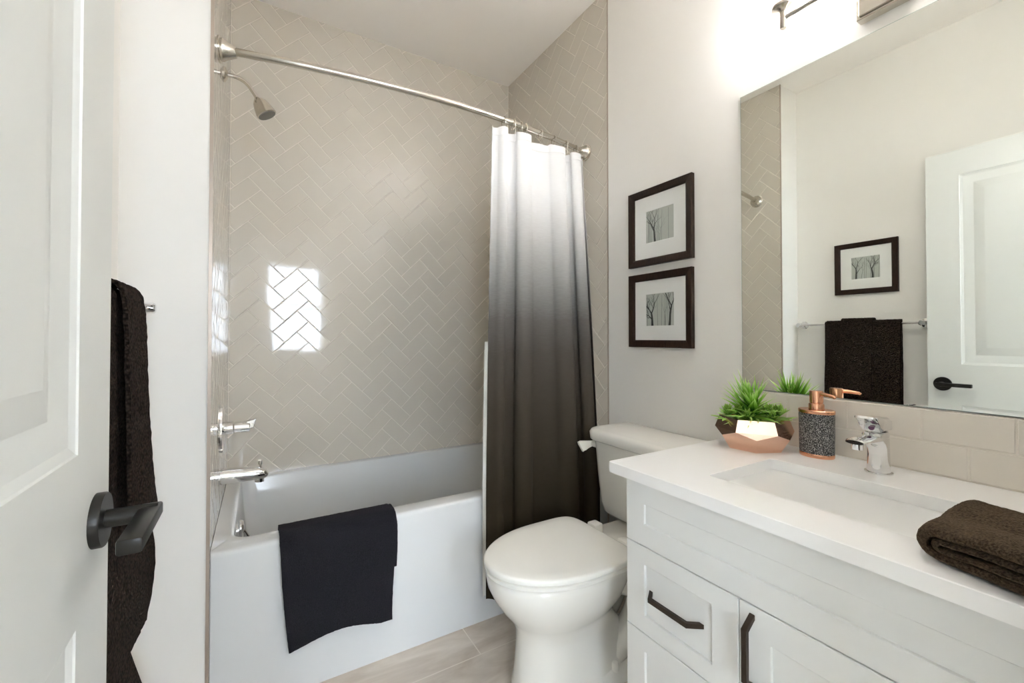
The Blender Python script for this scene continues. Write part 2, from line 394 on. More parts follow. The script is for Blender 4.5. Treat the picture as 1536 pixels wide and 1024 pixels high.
def herring(name, W, H, to3, o2, grout_box):
    """to3(a, b, d): wall coordinates and depth (towards the room) to world"""
    rnd = random.Random(len(name)); g = struct(name, grout_box, m_grout, ang=0)
    bm = nb(); s = math.sqrt(0.5)*TW; n = int((W+H)/TW/1.2)+6
    for k in range(-n*2, n*2):
        for m in range(-n, n):
            for cell in ((k+4*m, k, 2, 1), (k+4*m, k+1, 1, 2)):
                x, y, w_, h_ = cell
                q = [(x, y), (x+w_, y), (x+w_, y+h_), (x, y+h_)]
                q = [(o2[0]+(p[0]-p[1])*s, o2[1]+(p[0]+p[1])*s) for p in q]
                if max(p[0] for p in q) < 0 or min(p[0] for p in q) > W or max(p[1] for p in q) < 0 or min(p[1] for p in q) > H: continue
                q = tidy(clip(q, W, H))
                if len(q) < 3 or area(q) < 4e-5: continue
                a = inset(q, 0.0011); c = inset(q, 0.0034)
                if not a or not c or area(c) < 1e-5 or area(c) > area(q): continue
                ta, tb = rnd.gauss(0, 0.0022), rnd.gauss(0, 0.0022); cx = sum(p[0] for p in q)/len(q); cy = sum(p[1] for p in q)/len(q)
                A = [bm.verts.new(to3(p[0], p[1], -0.0022)) for p in a]
                B = [bm.verts.new(to3(p[0], p[1], -0.0002+ta*(p[0]-cx)+tb*(p[1]-cy))) for p in c]
                for i in range(len(A)):
                    j = (i+1) % len(A); bm.faces.new((A[i], A[j], B[j], B[i]))
                bm.faces.new(B)
    bmesh.ops.recalc_face_normals(bm, faces=bm.faces)
    me_o = obj('herringbone_tile', bm, m_tile, g, 0, recalc=False); return me_o
Z0T = 0.40
gb = nb(); box(gb, XL-0.13, R+0.12, YB+0.0018, YB+0.12, 0, ZC); herring('wall_alcove_back', R-XL, ZC-Z0T, lambda a, b, d: (XL+a, YB-d, Z0T+b), (0.02, 0.03), gb)
gb = nb(); box(gb, XL-0.12, XL-0.0018, YT+0.12, YB, 0, ZC); box(gb, XL-0.0078, XL-0.0018, YT, YT+0.12, 0, ZC)
herring('wall_alcove_left', YB-YT, ZC-Z0T, lambda a, b, d: (XL+d, YT+a, Z0T+b), (0.03, 0.05), gb)
gb = nb(); box(gb, R+0.0018, R+0.12, YT, YB, 0, ZC); herring('wall_alcove_right', YB-YT, ZC-Z0T, lambda a, b, d: (R-d, YB-a, Z0T+b), (0.05, 0.02), gb)
b = nb(); box(b, XL-0.008, XL+0.0008, YT-0.003, YT+0.001, 0, ZC); struct('trim_2', b, m_edge, ang=0)
b = nb(); box(b, R-0.0018, R+0.004, YT-0.007, YT+0.0002, 0, ZC); struct('trim_3', b, m_edge, ang=0)

# ------------------------------------------------------------------ door (open against the left wall)
XD, TD, YD0, YD1, ZD0, ZD1 = -0.177, 0.035, 0.054, 0.814, 0.012, 2.030
def door_face(bm, xf, sg):
    ys = [YD0, YD0+0.117, YD1-0.124, YD1]; zs = [ZD0, 0.24, 0.760, 0.962, 1.905, ZD1]
    V = {(i, j): bm.verts.new((xf, y, z)) for i, y in enumerate(ys) for j, z in enumerate(zs)}
    for i in range(3):
        for j in range(5):
            if i == 1 and j in (1, 3):
                prev = [V[(1, j)], V[(2, j)], V[(2, j+1)], V[(1, j+1)]]
                for d, dep in ((0.002, 0.002), (0.012, 0.0055), (0.020, 0.006), (0.042, 0.011), (0.048, 0.0115), (0.085, 0.004), (0.0855, 0.004)):
                    c = [bm.verts.new((xf-sg*dep, y, z)) for y, z in ((ys[1]+d, zs[j]+d), (ys[2]-d, zs[j]+d), (ys[2]-d, zs[j+1]-d), (ys[1]+d, zs[j+1]-d))]
                    for q in range(4): bm.faces.new((prev[q], prev[(q+1) % 4], c[(q+1) % 4], c[q]))
                    prev = c
                bm.faces.new(prev)
            else: bm.faces.new((V[(i, j)], V[(i+1, j)], V[(i+1, j+1)], V[(i, j+1)]))
b = nb(); door_face(b, XD, 1); door_face(b, XD-TD, -1)
for y in (YD0, YD1): b.faces.new([b.verts.new(p) for p in ((XD, y, ZD0), (XD, y, ZD1), (XD-TD, y, ZD1), (XD-TD, y, ZD0))])
for z in (ZD0, ZD1): b.faces.new([b.verts.new(p) for p in ((XD, YD0, z), (XD, YD1, z), (XD-TD, YD1, z), (XD-TD, YD0, z))])
bmesh.ops.remove_doubles(b, verts=b.verts, dist=1e-5)
door = struct('door_1', b, m_door, ang=12)
def handle(xf, sg):
    yc, zc = 0.757, 0.862
    b = nb(); lathe(b, (xf, yc, zc), (sg, 0, 0), [(0.0345, 0), (0.0345, 0.009), (0.0335, 0.0105), (0, 0.0105)], 40)
    rose = obj('door_handle', b, m_black, door); rose['label'] = 'round black rose and flat black lever handle'
    b = nb(); lathe(b, (xf+sg*0.009, yc, zc), (sg, 0, 0), [(0.0115, 0), (0.0115, 0.055)], 24); obj('neck', b, m_black, rose)
    b = nb(); x0, x1 = sorted((xf+sg*0.043, xf+sg*0.067))
    box(b, x0, x1, yc-0.115, yc+0.014, zc-0.009, zc+0.009, 0.003); obj('lever', b, m_black, rose)
    b = nb(); lathe(b, (xf+sg*0.035, yc, zc-0.0105), (0, 0, -1), [(0.0028, 0), (0.0028, 0.0015)], 10); obj('set_screw', b, m_chrome, rose)
handle(XD, 1); handle(XD-TD, -1)
b = nb(); box(b, XD-TD*0.72, XD-TD*0.28, YD1-0.001, YD1+0.001, 0.83, 0.89); obj('latch_plate', b, m_black, door, 0)
for z in (0.25, 1.02, 1.80):
    b = nb(); tube(b, [(XD+0.004, YD0-0.006, z-0.045), (XD+0.004, YD0-0.006, z+0.045)], 0.006, 10); obj('hinge', b, m_black, door)

# ------------------------------------------------------------------ bathtub
def zrim(x, y): return lerp(0.480, 0.437, max(0, min(1, (y-1.58)/(YB-1.58))))
X0, X1, Y0, Y1 = XL+0.001, R-0.0015, YT+0.0015, YB-0.001
ix0, ix1, iy0, iy1 = -0.052, R-0.075, 1.584, YB-0.048
def off(dz): return lambda x, y: zrim(x, y)+dz
rings = [rr(X0, X1, Y0, Y1, 0.004, 0.0), rr(X0, X1, Y0, Y1, 0.004, off(-0.016)), rr(X0, X1, Y0+0.0025, Y1, 0.004, off(-0.007)), rr(X0, X1, Y0+0.008, Y1, 0.004, off(-0.0015)), rr(X0, X1, Y0+0.015, Y1, 0.004, off(0)),
         rr(ix0-0.012, ix1+0.012, iy0-0.012, iy1+0.012, 0.055, off(0)), rr(ix0-0.004, ix1+0.004, iy0-0.004, iy1+0.004, 0.05, off(-0.003)), rr(ix0, ix1, iy0, iy1, 0.05, off(-0.014)),
         rr(ix0+0.012, ix1-0.04, iy0+0.02, iy1-0.02, 0.08, 0.30), rr(ix0+0.03, ix1-0.10, iy0+0.035, iy1-0.035, 0.10, 0.16), rr(ix0+0.05, ix1-0.14, iy0+0.055, iy1-0.055, 0.11, 0.115), rr(ix0+0.09, ix1-0.19, iy0+0.10, iy1-0.10, 0.10, 0.10)]
tub = thing('bathtub', 'white alcove bathtub with a plain flat front panel', 'bathtub', (0.65, YT+0.46, 0))
b = nb(); loft(b, rings); obj('tub_shell', b, m_tub, tub, 40)
b = nb(); lathe(b, (ix0+0.006, 1.90, 0.383), (1, 0, 0.02), [(0.034, 0), (0.034, 0.006), (0.028, 0.012), (0.012, 0.014)], 28); lathe(b, (ix0+0.018, 1.90, 0.376), (0.5, 0, -1), [(0.006, 0), (0.008, 0.03), (0.004, 0.034)], 12)
ov = obj('overflow_plate', b, m_chrome, tub); ov['label'] = 'chrome overflow plate'
b = nb(); lathe(b, (0.16, 1.95, 0.101), (0, 0, 1), [(0.033, 0), (0.033, 0.003), (0.02, 0.004), (0.018, 0.001)], 24); dr = obj('drain', b, m_chrome, tub); dr['label'] = 'chrome drain ring'

# ------------------------------------------------------------------ shower fittings on the left alcove wall
YS = 1.94
t = thing('showerhead', 'small nickel shower head on a bent arm above the tub', 'shower head', (XL, YS, 2.09))
b = nb(); lathe(b, (XL, YS, 2.09), (1, 0, 0), [(0.028, 0), (0.026, 0.004), (0.014, 0.012)], 24); obj('flange', b, m_nickel, t)
b = nb(); arm = spline([(XL, YS, 2.09), (-0.07, YS, 2.092), (-0.036, YS, 2.076), (-0.012, YS, 2.045), (0.001, YS, 2.024)], 6); tube(b, arm, 0.0075, 12); obj('arm', b, m_nickel, t)
ax = Vector((0.50, -0.03, -0.87)).normalized(); p0 = Vector((-0.002, YS, 2.030))
b = nb(); lathe(b, p0, ax, [(0.011, 0), (0.016, 0.006), (0.024, 0.016), (0.030, 0.032), (0.035, 0.052), (0.037, 0.066), (0.034, 0.068)], 28); obj('spray_cone', b, m_nickel, t)
b = nb(); lathe(b, p0+ax*0.0675, ax, [(0.033, 0), (0.032, 0.003), (0.0, 0.004)], 24); f_ = obj('spray_face', b, mat('spray_rubber', (0.16, 0.15, 0.13), 0.5), t); f_['label'] = 'dark grey spray face'
t = thing('shower_valve', 'chrome shower valve with tall oval plate and lever, above the tub spout', 'valve', (XL, YS, 0.757))
b = nb(); lathe(b, (XL, YS, 0.757), (1, 0, 0), [(0.09, 0), (0.088, 0.006), (0.06, 0.010), (0.03, 0.012)], 32, sx=0.62); pl_ = obj('wall_plate', b, m_chrome, t)
b = nb(); lathe(b, (XL+0.01, YS, 0.757), (1, 0, 0), [(0.024, 0), (0.024, 0.028), (0.020, 0.032), (0.020, 0.080), (0.017, 0.083)], 28); obj('spindle', b, m_chrome, t)
b = nb(); prism(b, [(XL+0.066, 0.740), (XL+0.105, 0.752), (XL+0.114, 0.785), (XL+0.108, 0.785), (XL+0.088, 0.775), (XL+0.066, 0.775)], 1, YS-0.014, YS+0.014, 0.003); obj('lever', b, m_chrome, t)
t = thing('tub_spout', 'chrome tub spout with pull-up knob, below the shower valve', 'spout', (XL, YS, 0.577))
b = nb(); pa = [(XL, YS, 0.578), (XL+0.03, YS, 0.578), (XL+0.09, YS, 0.574), (XL+0.122, YS, 0.571), (XL+0.138, YS, 0.566), (XL+0.146, YS, 0.556)]
tube(b, pa, [0.030, 0.029, 0.026, 0.0245, 0.022, 0.014], 24); lathe(b, (XL+0.126, YS, 0.566), (0, 0, -1), [(0.017, 0), (0.017, 0.026), (0.012, 0.026), (0.012, 0.01)], 20); obj('spout_body', b, m_chrome, t)
b = nb(); lathe(b, (XL+0.128, YS, 0.588), (0, 0, 1), [(0.004, 0), (0.004, 0.016), (0.0075, 0.018), (0.0075, 0.030), (0.006, 0.032)], 14); obj('diverter_knob', b, m_chrome, t)

# ------------------------------------------------------------------ curved rod, rings, curtain
ZR = 2.020
def rod_y(x): return 1.652 - 0.086*(1-((x-0.652)/0.762)**2)
t = thing('curtain_rod', 'curved brushed nickel shower curtain rod spanning the tub', 'curtain rod', (0.652, rod_y(0.652), ZR))
b = nb(); tube(b, [(x, rod_y(x), ZR) for x in [XL+0.01+i*(R-XL-0.02)/40 for i in range(41)]], 0.0125, 16); obj('rod', b, m_nickel, t)
for xx, sg in ((XL+0.0005, 1), (R-0.0005, -1)):
    b = nb(); lathe(b, (xx, 1.652, ZR), (sg, -0.12, 0), [(0.040, 0), (0.040, 0.006), (0.034, 0.008), (0.034, 0.014), (0.028, 0.022), (0.019, 0.042), (0.016, 0.050)], 28); obj('flange', b, m_nickel, t)
ph_n = 4.7
def fold(s, z, k=0.0):
    """curtain surface: s along the gathered width, z height"""
    zt = max(0.0, (z-0.45)/1.54); zt = min(1, zt)
    xl = lerp(0.757, 0.846, zt**1.1); xr = lerp(1.318, 1.388, zt)
    x = lerp(xl, xr, s)
    f = 2*PI*(ph_n*s + 0.42*math.sin(2*PI*s*0.9+0.5) + 0.10*math.sin(5*s)) + 0.25*math.sin(2.2*z+5*s)
    A = lerp(0.040, 0.028, zt)*(1+0.13*max(0, s-0.4))*(0.40+0.60*min(1, max(0, s)/0.26))
    yb = lerp(1.448, rod_y(x), zt)
    return Vector((x - 0.0135*min(1, max(0, s)/0.2)*math.sin(2*f), yb + A*(0.93*math.sin(f) + 0.10*math.sin(2*f+0.4) - 0.07*math.sin(3*f)) + k, z))
t = thing('shower_curtain', 'ombre shower curtain fading from white to charcoal brown, gathered at right', 'curtain', (1.05, 1.5, 0.105))
b = nb(); sheet(b, lambda u, v: fold(u, lerp(0.105, 1.984-0.006*(0.5+0.5*math.sin(2*PI*8*u)), v)), 170, 60, 0.0022); obj('curtain_fabric', b, m_curt, t, 0 or 60)
b = nb(); sheet(b, lambda u, v: fold(u, lerp(1.945, 1.982-0.006*(0.5+0.5*math.sin(2*PI*8*u)), v)) + Vector((0, -0.002, 0)), 170, 3, 0.0024); obj('top_hem', b, m_curt, t, 60)
t2 = nb(); sheet(t2, lambda u, v: fold(u*0.07-0.018, lerp(0.11, 1.08, v), 0.015)+Vector((-0.0005, 0, 0)), 10, 50, 0.001)
tag(obj('shower_liner', t2, m_liner, loc=(0.78, 1.5, 0.11), ang=60), 'white shower liner showing as a thin strip along the curtain edge', 'curtain liner')
first = None
for i, x in enumerate((0.898, 0.948, 0.985, 1.012, 1.10, 1.183, 1.262, 1.335)):
    y = rod_y(x)
    if first is None:
        first = thing('curtain_ring', 'nickel curtain ring hooked over the curved rod', 'curtain ring', (x, y, ZR), 'curtain rings along the rod')
        b = nb(); tube(b, [(x+0.002*math.sin(a), y+0.019*math.cos(a), ZR-0.007+0.0225*math.sin(a)) for a in [2*PI*q/24 for q in range(24)]], 0.0019, 8, closed=True); obj('ring', b, m_nickel, first)
        b = nb(); tube(b, spline([(x, y-0.017, ZR-0.020), (x, y-0.019, ZR-0.034), (x, y-0.015, ZR-0.050), (x, y-0.008, ZR-0.046)], 5), 0.0016, 8); obj('hook', b, m_nickel, first)
    else:
        r = dup(first); r.location = (x, y, ZR)

# ------------------------------------------------------------------ black towel over the tub edge
b = nb()
path = spline([(0, 1.621, 0.335), (0, 1.607, 0.42), (0, 1.598, 0.466), (0, 1.577, 0.490), (0, 1.540, 0.4925), (0, 1.510, 0.4905), (0, 1.490, 0.474), (0, 1.486, 0.44), (0, 1.486, 0.33), (0, 1.485, 0.24), (0, 1.4845, 0.145)], 6)
def tubtowel(u, v, dx0=0.0, dx1=0.0, cut=1.0, push=0.0):
    k = v*cut*(len(path)-1); i = min(int(k), len(path)-2); p = path[i].lerp(path[i+1], k-i)
    fr = max(0, (v*cut-0.62)/0.38)
    x = lerp(0.066+dx0 + 0.026*fr**1.5, 0.412+dx1 + 0.004*math.sin(fr*5) - 0.004*fr, u)
    z = p.z + fr**2*(0.020*math.sin(PI*min(1, u*1.15))-0.004) 
    y = p.y - 0.004*fr*math.sin(u*7+1)*fr - 0.003*fr + push
    return (x, y, z)
sheet(b, tubtowel, 60, 90, 0.011)
sheet(b, lambda u, v: tubtowel(u, v, 0.03, 0.011, 0.82, 0.0055 if v > 0.5 else 0.0), 40, 70, 0.006)
fray(b, 0.0009, 260)
tag(obj('towel', b, m_towelk, loc=(0.24, 1.49, 0.49), ang=70), 'charcoal black towel draped over the front edge of the bathtub', 'towel')

# ------------------------------------------------------------------ toilet
YC, YTK = 1.122, 1.138
t = thing('toilet', 'white two-piece toilet with closed lid between tub and vanity', 'toilet', (1.0, YC, 0))
bow = [(0.000, 0.682, 1.20, 0.120, 2.6), (0.030, 0.682, 1.20, 0.118, 2.6), (0.040, 0.686, 1.185, 0.109, 2.4), (0.10, 0.691, 1.12, 0.102, 2.2), (0.17, 0.695, 1.06, 0.100, 2.2), (0.205, 0.692, 1.05, 0.103, 2.2),
       (0.235, 0.676, 1.06, 0.120, 2.2), (0.27, 0.646, 1.07, 0.145, 2.3), (0.31, 0.619, 1.08, 0.163, 2.4), (0.345, 0.602, 1.09, 0.172, 2.5), (0.370, 0.597, 1.09, 0.175, 2.6), (0.386, 0.598, 1.09, 0.174, 2.6), (0.391, 0.604, 1.085, 0.168, 2.6)]
b = nb(); loft(b, [egg(0.83, YC, 0.83-a, c-0.83, h, z, 64, e_) for z, a, c, h, e_ in bow])
loft(b, [rr(1.0, 1.385, YC-0.115, YC+0.115, 0.05, 0.30), rr(0.98, 1.395, YC-0.125, YC+0.125, 0.05, 0.35), rr(0.98, 1.395, YC-0.125, YC+0.125, 0.05, 0.378), rr(0.985, 1.39, YC-0.12, YC+0.12, 0.05, 0.383)])
# trapway swelling on the flanks and the foot
for sg in (-1, 1):
    tube(b, spline([(0.97, YC+sg*0.050, 0.30), (1.06, YC+sg*0.058, 0.285), (1.13, YC+sg*0.060, 0.235), (1.135, YC+sg*0.060, 0.165), (1.08, YC+sg*0.060, 0.105), (1.02, YC+sg*0.055, 0.055)], 6), [0.040]*7+[0.044]*24, 20)
loft(b, [rr(0.86, 1.26, YC-0.118, YC+0.118, 0.08, 0.0), rr(0.865, 1.255, YC-0.115, YC+0.115, 0.08, 0.035), rr(0.88, 1.24, YC-0.10, YC+0.10, 0.08, 0.048)])
obj('bowl', b, m_china, t, 50)
for sg in (-1, 1):
    b = nb(); lathe(b, (0.99, YC+sg*0.100, 0.046), (0, 0, 1), [(0.013, -0.01), (0.013, 0.008), (0.011, 0.018), (0.005, 0.022)], 20); obj('bolt_cap', b, m_seat, t)
def tank_ring(z, x0, hw, dx=0.0, r=0.05, back=1.405):
    pts = rr(x0, back, YTK-hw, YTK+hw, (0.018, r, r, 0.018), z, 8); out = []
    for x, y, zz in pts:
        f = max(0, (back-x)/(back-x0)); out.append((x-0.026*f*f*math.cos(PI/2*(y-YTK)/hw), y, zz))
    return out
b = nb(); loft(b, [tank_ring(0.384, 1.250, 0.172, r=0.05, back=1.385), tank_ring(0.390, 1.228, 0.192, r=0.055, back=1.39), tank_ring(0.404, 1.214, 0.205, r=0.058), tank_ring(0.44, 1.206, 0.214, r=0.06), tank_ring(0.54, 1.198, 0.222, r=0.06), tank_ring(0.682, 1.190, 0.231, r=0.06)]); obj('tank', b, m_china, t, 50)
b = nb(); loft(b, [tank_ring(0.682, 1.182, 0.241, r=0.06), tank_ring(0.687, 1.176, 0.247, r=0.062), tank_ring(0.713, 1.174, 0.249, r=0.062), tank_ring(0.723, 1.180, 0.243, r=0.06), tank_ring(0.727, 1.196, 0.229, r=0.05, back=1.395)]); obj('tank_lid', b, m_china, t, 50)
b = nb(); prism(b, [(1.138, 0.668), (1.150, 0.672), (1.225, 0.664), (1.225, 0.646), (1.19, 0.642), (1.172, 0.634), (1.162, 0.626), (1.154, 0.640), (1.142, 0.656)], 1, YTK+0.236, YTK+0.250, 0.003); lathe(b, (1.215, YTK+0.208, 0.655), (0, 1, 0), [(0.014, 0), (0.014, 0.03)], 16); fl = obj('flush_lever', b, m_seat, t); fl['label'] = 'white flush lever on the tank side'
XE = 0.855
def lidring(i, z): return egg(XE, YC, 0.266-i, 0.180-i, 0.184-i, z-0.008, 72, 6.5 if i < 0.03 else 4)
b = nb(); loft(b, [lidring(0.010, 0.3985), lidring(0.004, 0.402), lidring(0.003, 0.4115), lidring(0.008, 0.4150)]); obj('seat', b, m_seat, t, 50)
b = nb(); loft(b, [lidring(0.007, 0.4175), lidring(0.001, 0.4195), lidring(0.0, 0.4285), lidring(0.003, 0.4330), lidring(0.009, 0.4352), lidring(0.04, 0.4362), lidring(0.10, 0.4368), lidring(0.15, 0.4368)]); obj('lid', b, m_seat, t, 50)
for sg in (-1, 1):
    b = nb(); box(b, 1.045, 1.085, YC+sg*0.075-0.022, YC+sg*0.075+0.022, 0.382, 0.425, 0.006); obj('hinge', b, m_seat, t)

# ------------------------------------------------------------------ vanity cabinet
XF, YV0, YV1 = 0.835, 0.034, 0.817
ZK0, ZK = 0.739, 0.767
t = thing('vanity_cabinet', 'white shaker vanity cabinet with black bar pulls', 'cabinet', (1.12, 0.42, 0))
b = nb(); box(b, XF+0.020, R-0.002, YV0, YV1, 0.10, ZK0-0.0005); box(b, XF+0.07, R-0.002, YV0+0.002, YV1-0.002, 0, 0.10); obj('carcass', b, m_cab, t, 0)
def shaker(bm, y0, y1, z0, z1, sw, rw, d=0.006):
    """flat frame with a recessed centre, facing -x"""
    box_pts = [(y0, z0), (y1, z0), (y1, z1), (y0, z1)]
    rngs = [[(XF+0.0195, y, z) for y, z in box_pts]]
    for e_, x in ((0.0, XF+0.0015), (0.0015, XF)):
        rngs.append([(x, y, z) for y, z in ((y0+e_, z0+e_), (y1-e_, z0+e_), (y1-e_, z1-e_), (y0+e_, z1-e_))])
    for e_, x in ((0.0, XF), (0.0012, XF+0.001), (0.002, XF+d)):
        rngs.append([(x, y, z) for y, z in ((y0+sw+e_, z0+rw+e_), (y1-sw-e_, z0+rw+e_), (y1-sw-e_, z1-rw-e_), (y0+sw+e_, z1-rw-e_))])
    return loft(bm, rngs, True, True)
g = 0.0013
b = nb(); shaker(b, YV0+0.001, YV1, 0.576+g, ZK0-0.004, 0.057, 0.053); obj('false_front', b, m_cab, t, 0)
YSP = 0.514
def pull_h(parent, yc, zc, L):
    b = nb(); x0 = XF; xo = XF-0.030
    pr = [(XF+0.001, yc+L/2), (xo, yc+L/2-0.022), (xo, yc-L/2+0.022), (XF+0.001, yc-L/2), (XF+0.001, yc-L/2+0.011), (xo+0.008, yc-L/2+0.026), (xo+0.008, yc+L/2-0.026), (XF+0.001, yc+L/2-0.011)]
    prism(b, pr, 2, zc-0.0055, zc+0.0055, 0.001, 1); o = obj('handle', b, m_bronze, parent, 20); return o
def pull_v(parent, yc, zc, L):
    b = nb(); xo = XF-0.030
    pr = [(XF+0.001, zc+L/2), (xo, zc+L/2-0.022), (xo, zc-L/2+0.022), (XF+0.001, zc-L/2), (XF+0.001, zc-L/2+0.011), (xo+0.008, zc-L/2+0.026), (xo+0.008, zc+L/2-0.026), (XF+0.001, zc+L/2-0.011)]
    prism(b, pr, 1, yc-0.0055, yc+0.0055, 0.001, 1); return obj('handle', b, m_bronze, parent, 20)
for z0, z1 in ((0.361, 0.576), (0.104, 0.361)):
    b = nb(); shaker(b, YSP+g, YV1, z0+g, z1-g, 0.058, 0.042); d = obj('drawer', b, m_cab, t, 0)
    pull_h(d, 0.668, (z0+z1)/2+0.004, 0.150)
b = nb(); shaker(b, YV0+0.001, YSP-g, 0.104+g, 0.576-g, 0.060, 0.056); d = obj('door', b, m_cab, t, 0); pull_v(d, 0.487, 0.488, 0.145)

# countertop with the sink cut-out
SX0, SX1, SY0, SY1 = 0.938, 1.214, 0.222, 0.652
cx0, cx1, cy0, cy1 = 0.8155, R-0.001, YE1+0.003, 0.862
b = nb()
rg = [rr(cx0, cx1, cy0, cy1, 0.003, ZK0), rr(cx0, cx1, cy0, cy1, 0.003, ZK-0.0015), rr(cx0+0.0015, cx1, cy0, cy1-0.0015, 0.003, ZK), rr(SX0-0.001, SX1+0.001, SY0-0.001, SY1+0.001, 0.014, ZK), rr(SX0, SX1, SY0, SY1, 0.014, ZK-0.001), rr(SX0, SX1, SY0, SY1, 0.014, ZK0)]
loft(b, rg+[rg[0]], False, False); bmesh.ops.remove_doubles(b, verts=b.verts, dist=1e-6)
tag(obj('countertop', b, m_quartz, loc=(1.1, 0.45, ZK0), ang=35), 'white quartz countertop on the vanity with rectangular sink cut-out', 'countertop')
# undermount basin
t = thing('sink', 'white rectangular undermount sink in the countertop', 'sink', (1.076, 0.437, 0.60))
b = nb(); e_ = 0.003
def br(i, r_, z): return rr(SX0-e_+i, SX1+e_-i, SY0-e_+i, SY1+e_-i, r_, z)
loft(b, [br(-0.018, 0.02, ZK0-0.014), br(-0.018, 0.02, ZK0-0.0006), br(0, 0.018, ZK0-0.0006), br(0.002, 0.018, ZK0-0.004), br(0.008, 0.025, 0.68), br(0.016, 0.035, 0.645), br(0.034, 0.045, 0.622), br(0.07, 0.05, 0.613), br(0.12, 0.016, 0.609)], False, True)
obj('basin', b, m_basin, t, 50)
b = nb(); lathe(b, (SX1-0.002, 0.432, 0.722), (-1, 0, 0.12), [(0.018, 0), (0.018, 0.003), (0.013, 0.005), (0.011, 0.002)], 24, sx=1.0, sy=0.55); o = obj('overflow_ring', b, m_chrome, t); o['label'] = 'chrome oval overflow ring'
b = nb(); lathe(b, (1.076, 0.437, 0.609), (0, 0, 1), [(0.031, 0), (0.031, 0.003), (0.022, 0.004), (0.020, 0.007), (0, 0.008)], 28); o = obj('drain', b, m_chrome, t); o['label'] = 'chrome drain'

# backsplash
XB = R-0.009
b = nb(); box(b, XB+0.0012, R-0.001, YE1+0.003, 0.853, ZK+0.0003, 0.924)
bs = thing('backsplash', 'two rows of greige subway tile along the wall above the countertop', 'backsplash', (R, 0.44, ZK)); obj('grout', b, m_grout, bs, 0)
b = nb(); zr_ = [ZK+0.001, 0.8455, 0.924]
for row, (o0) in enumerate((0.314, 0.395)):
    y = o0-0.154*4
    while y < 0.853:
        y0, y1 = max(y, YE1+0.003), min(y+0.154, 0.853)
        if y1-y0 > 0.006:
            z0, z1 = zr_[row], zr_[row+1]; q = 0.0013
            loft(b, [[(XB+0.002, yy, zz) for yy, zz in ((y0+q, z0+q), (y1-q, z0+q), (y1-q, z1-q), (y0+q, z1-q))], [(XB, yy, zz) for yy, zz in ((y0+q+0.002, z0+q+0.002), (y1-q-0.002, z0+q+0.002), (y1-q-0.002, z1-q-0.002), (y0+q+0.002, z1-q-0.002))]], False, True)
        y += 0.154
obj('tile', b, m_tile_lit, bs, 0)

# mirror
t = thing('mirror', 'large frameless wall mirror above the vanity', 'mirror', (R-0.001, 0.45, 0.926))
b = nb(); box(b, R-0.0055, R-0.0008, YE1+0.004, 0.849, 0.9265, 1.912); obj('glass_edge', b, m_glassedge, t, 0)
b = nb(); v_ = [b.verts.new(p) for p in ((R-0.006, YE1+0.005, 0.928), (R-0.006, 0.8475, 0.928), (R-0.006, 0.8475, 1.9105), (R-0.006, YE1+0.005, 1.9105))]; b.faces.new(v_); obj('silvered_face', b, m_mirror, t, 0)

# ------------------------------------------------------------------ faucet
t = thing('faucet', 'chrome single-lever faucet behind the sink', 'faucet', (1.31, 0.45, ZK))
FY = 0.450
def oval(x0, x1, hw, z, n=28, tilt=0.0):
    return [((x0+x1)/2+(x1-x0)/2*math.cos(2*PI*i/n), FY+hw*math.sin(2*PI*i/n), z+tilt*(math.cos(2*PI*i/n))) for i in range(n)]
b = nb(); lathe(b, (1.316, FY, ZK), (0, 0, 1), [(0.028, 0.0), (0.028, 0.003), (0.025, 0.004)], 32)
loft(b, [oval(1.291, 1.341, 0.0235, ZK+0.003), oval(1.2915, 1.340, 0.0225, ZK+0.02), oval(1.293, 1.339, 0.022, ZK+0.045), oval(1.288, 1.339, 0.0225, ZK+0.062), oval(1.274, 1.340, 0.0235, ZK+0.074), oval(1.262, 1.341, 0.024, ZK+0.082), oval(1.258, 1.342, 0.024, ZK+0.098), oval(1.262, 1.340, 0.022, ZK+0.102)])
obj('faucet_body', b, m_chrome, t, 50)
b = nb(); sp = [(1.300, FY, ZK+0.088), (1.26, FY, ZK+0.0895), (1.22, FY, ZK+0.0905), (1.196, FY, ZK+0.0905), (1.186, FY, ZK+0.0895)]
loft(b, [[(p[0], FY+hw*math.cos(a), p[2]+hh*math.sin(a)) for a in [2*PI*i/24 for i in range(24)]] for p, hw, hh in zip(sp, (0.0235, 0.023, 0.022, 0.021, 0.018), (0.011, 0.0095, 0.008, 0.007, 0.0045))]); obj('spout', b, m_chrome, t, 50)
b = nb(); lathe(b, (1.202, FY, ZK+0.084), (0, 0, -1), [(0.012, 0), (0.012, 0.012), (0.0095, 0.012)], 20); obj('aerator', b, m_chrome, t)
b = nb(); lathe(b, (1.305, FY, ZK+0.100), (0, 0, 1), [(0.023, 0), (0.023, 0.003)], 28)
hp = [(1.342, ZK+0.104), (1.340, ZK+0.128), (1.320, ZK+0.137), (1.285, ZK+0.139), (1.255, ZK+0.142), (1.238, ZK+0.145), (1.236, ZK+0.140), (1.258, ZK+0.130), (1.276, ZK+0.120), (1.282, ZK+0.104)]
prism(b, hp, 1, FY-0.021, FY+0.021, 0.006, 3); obj('lever_handle', b, m_chrome, t, 50)
b = nb(); lathe(b, (1.279, FY, ZK+0.113), (-1, 0, 0.3), [(0.006, 0), (0.006, 0.002), (0, 0.0025)], 16); o = obj('temperature_dot', b, mat('red_blue_dot', (0.12, 0.04, 0.10), 0.3), t)

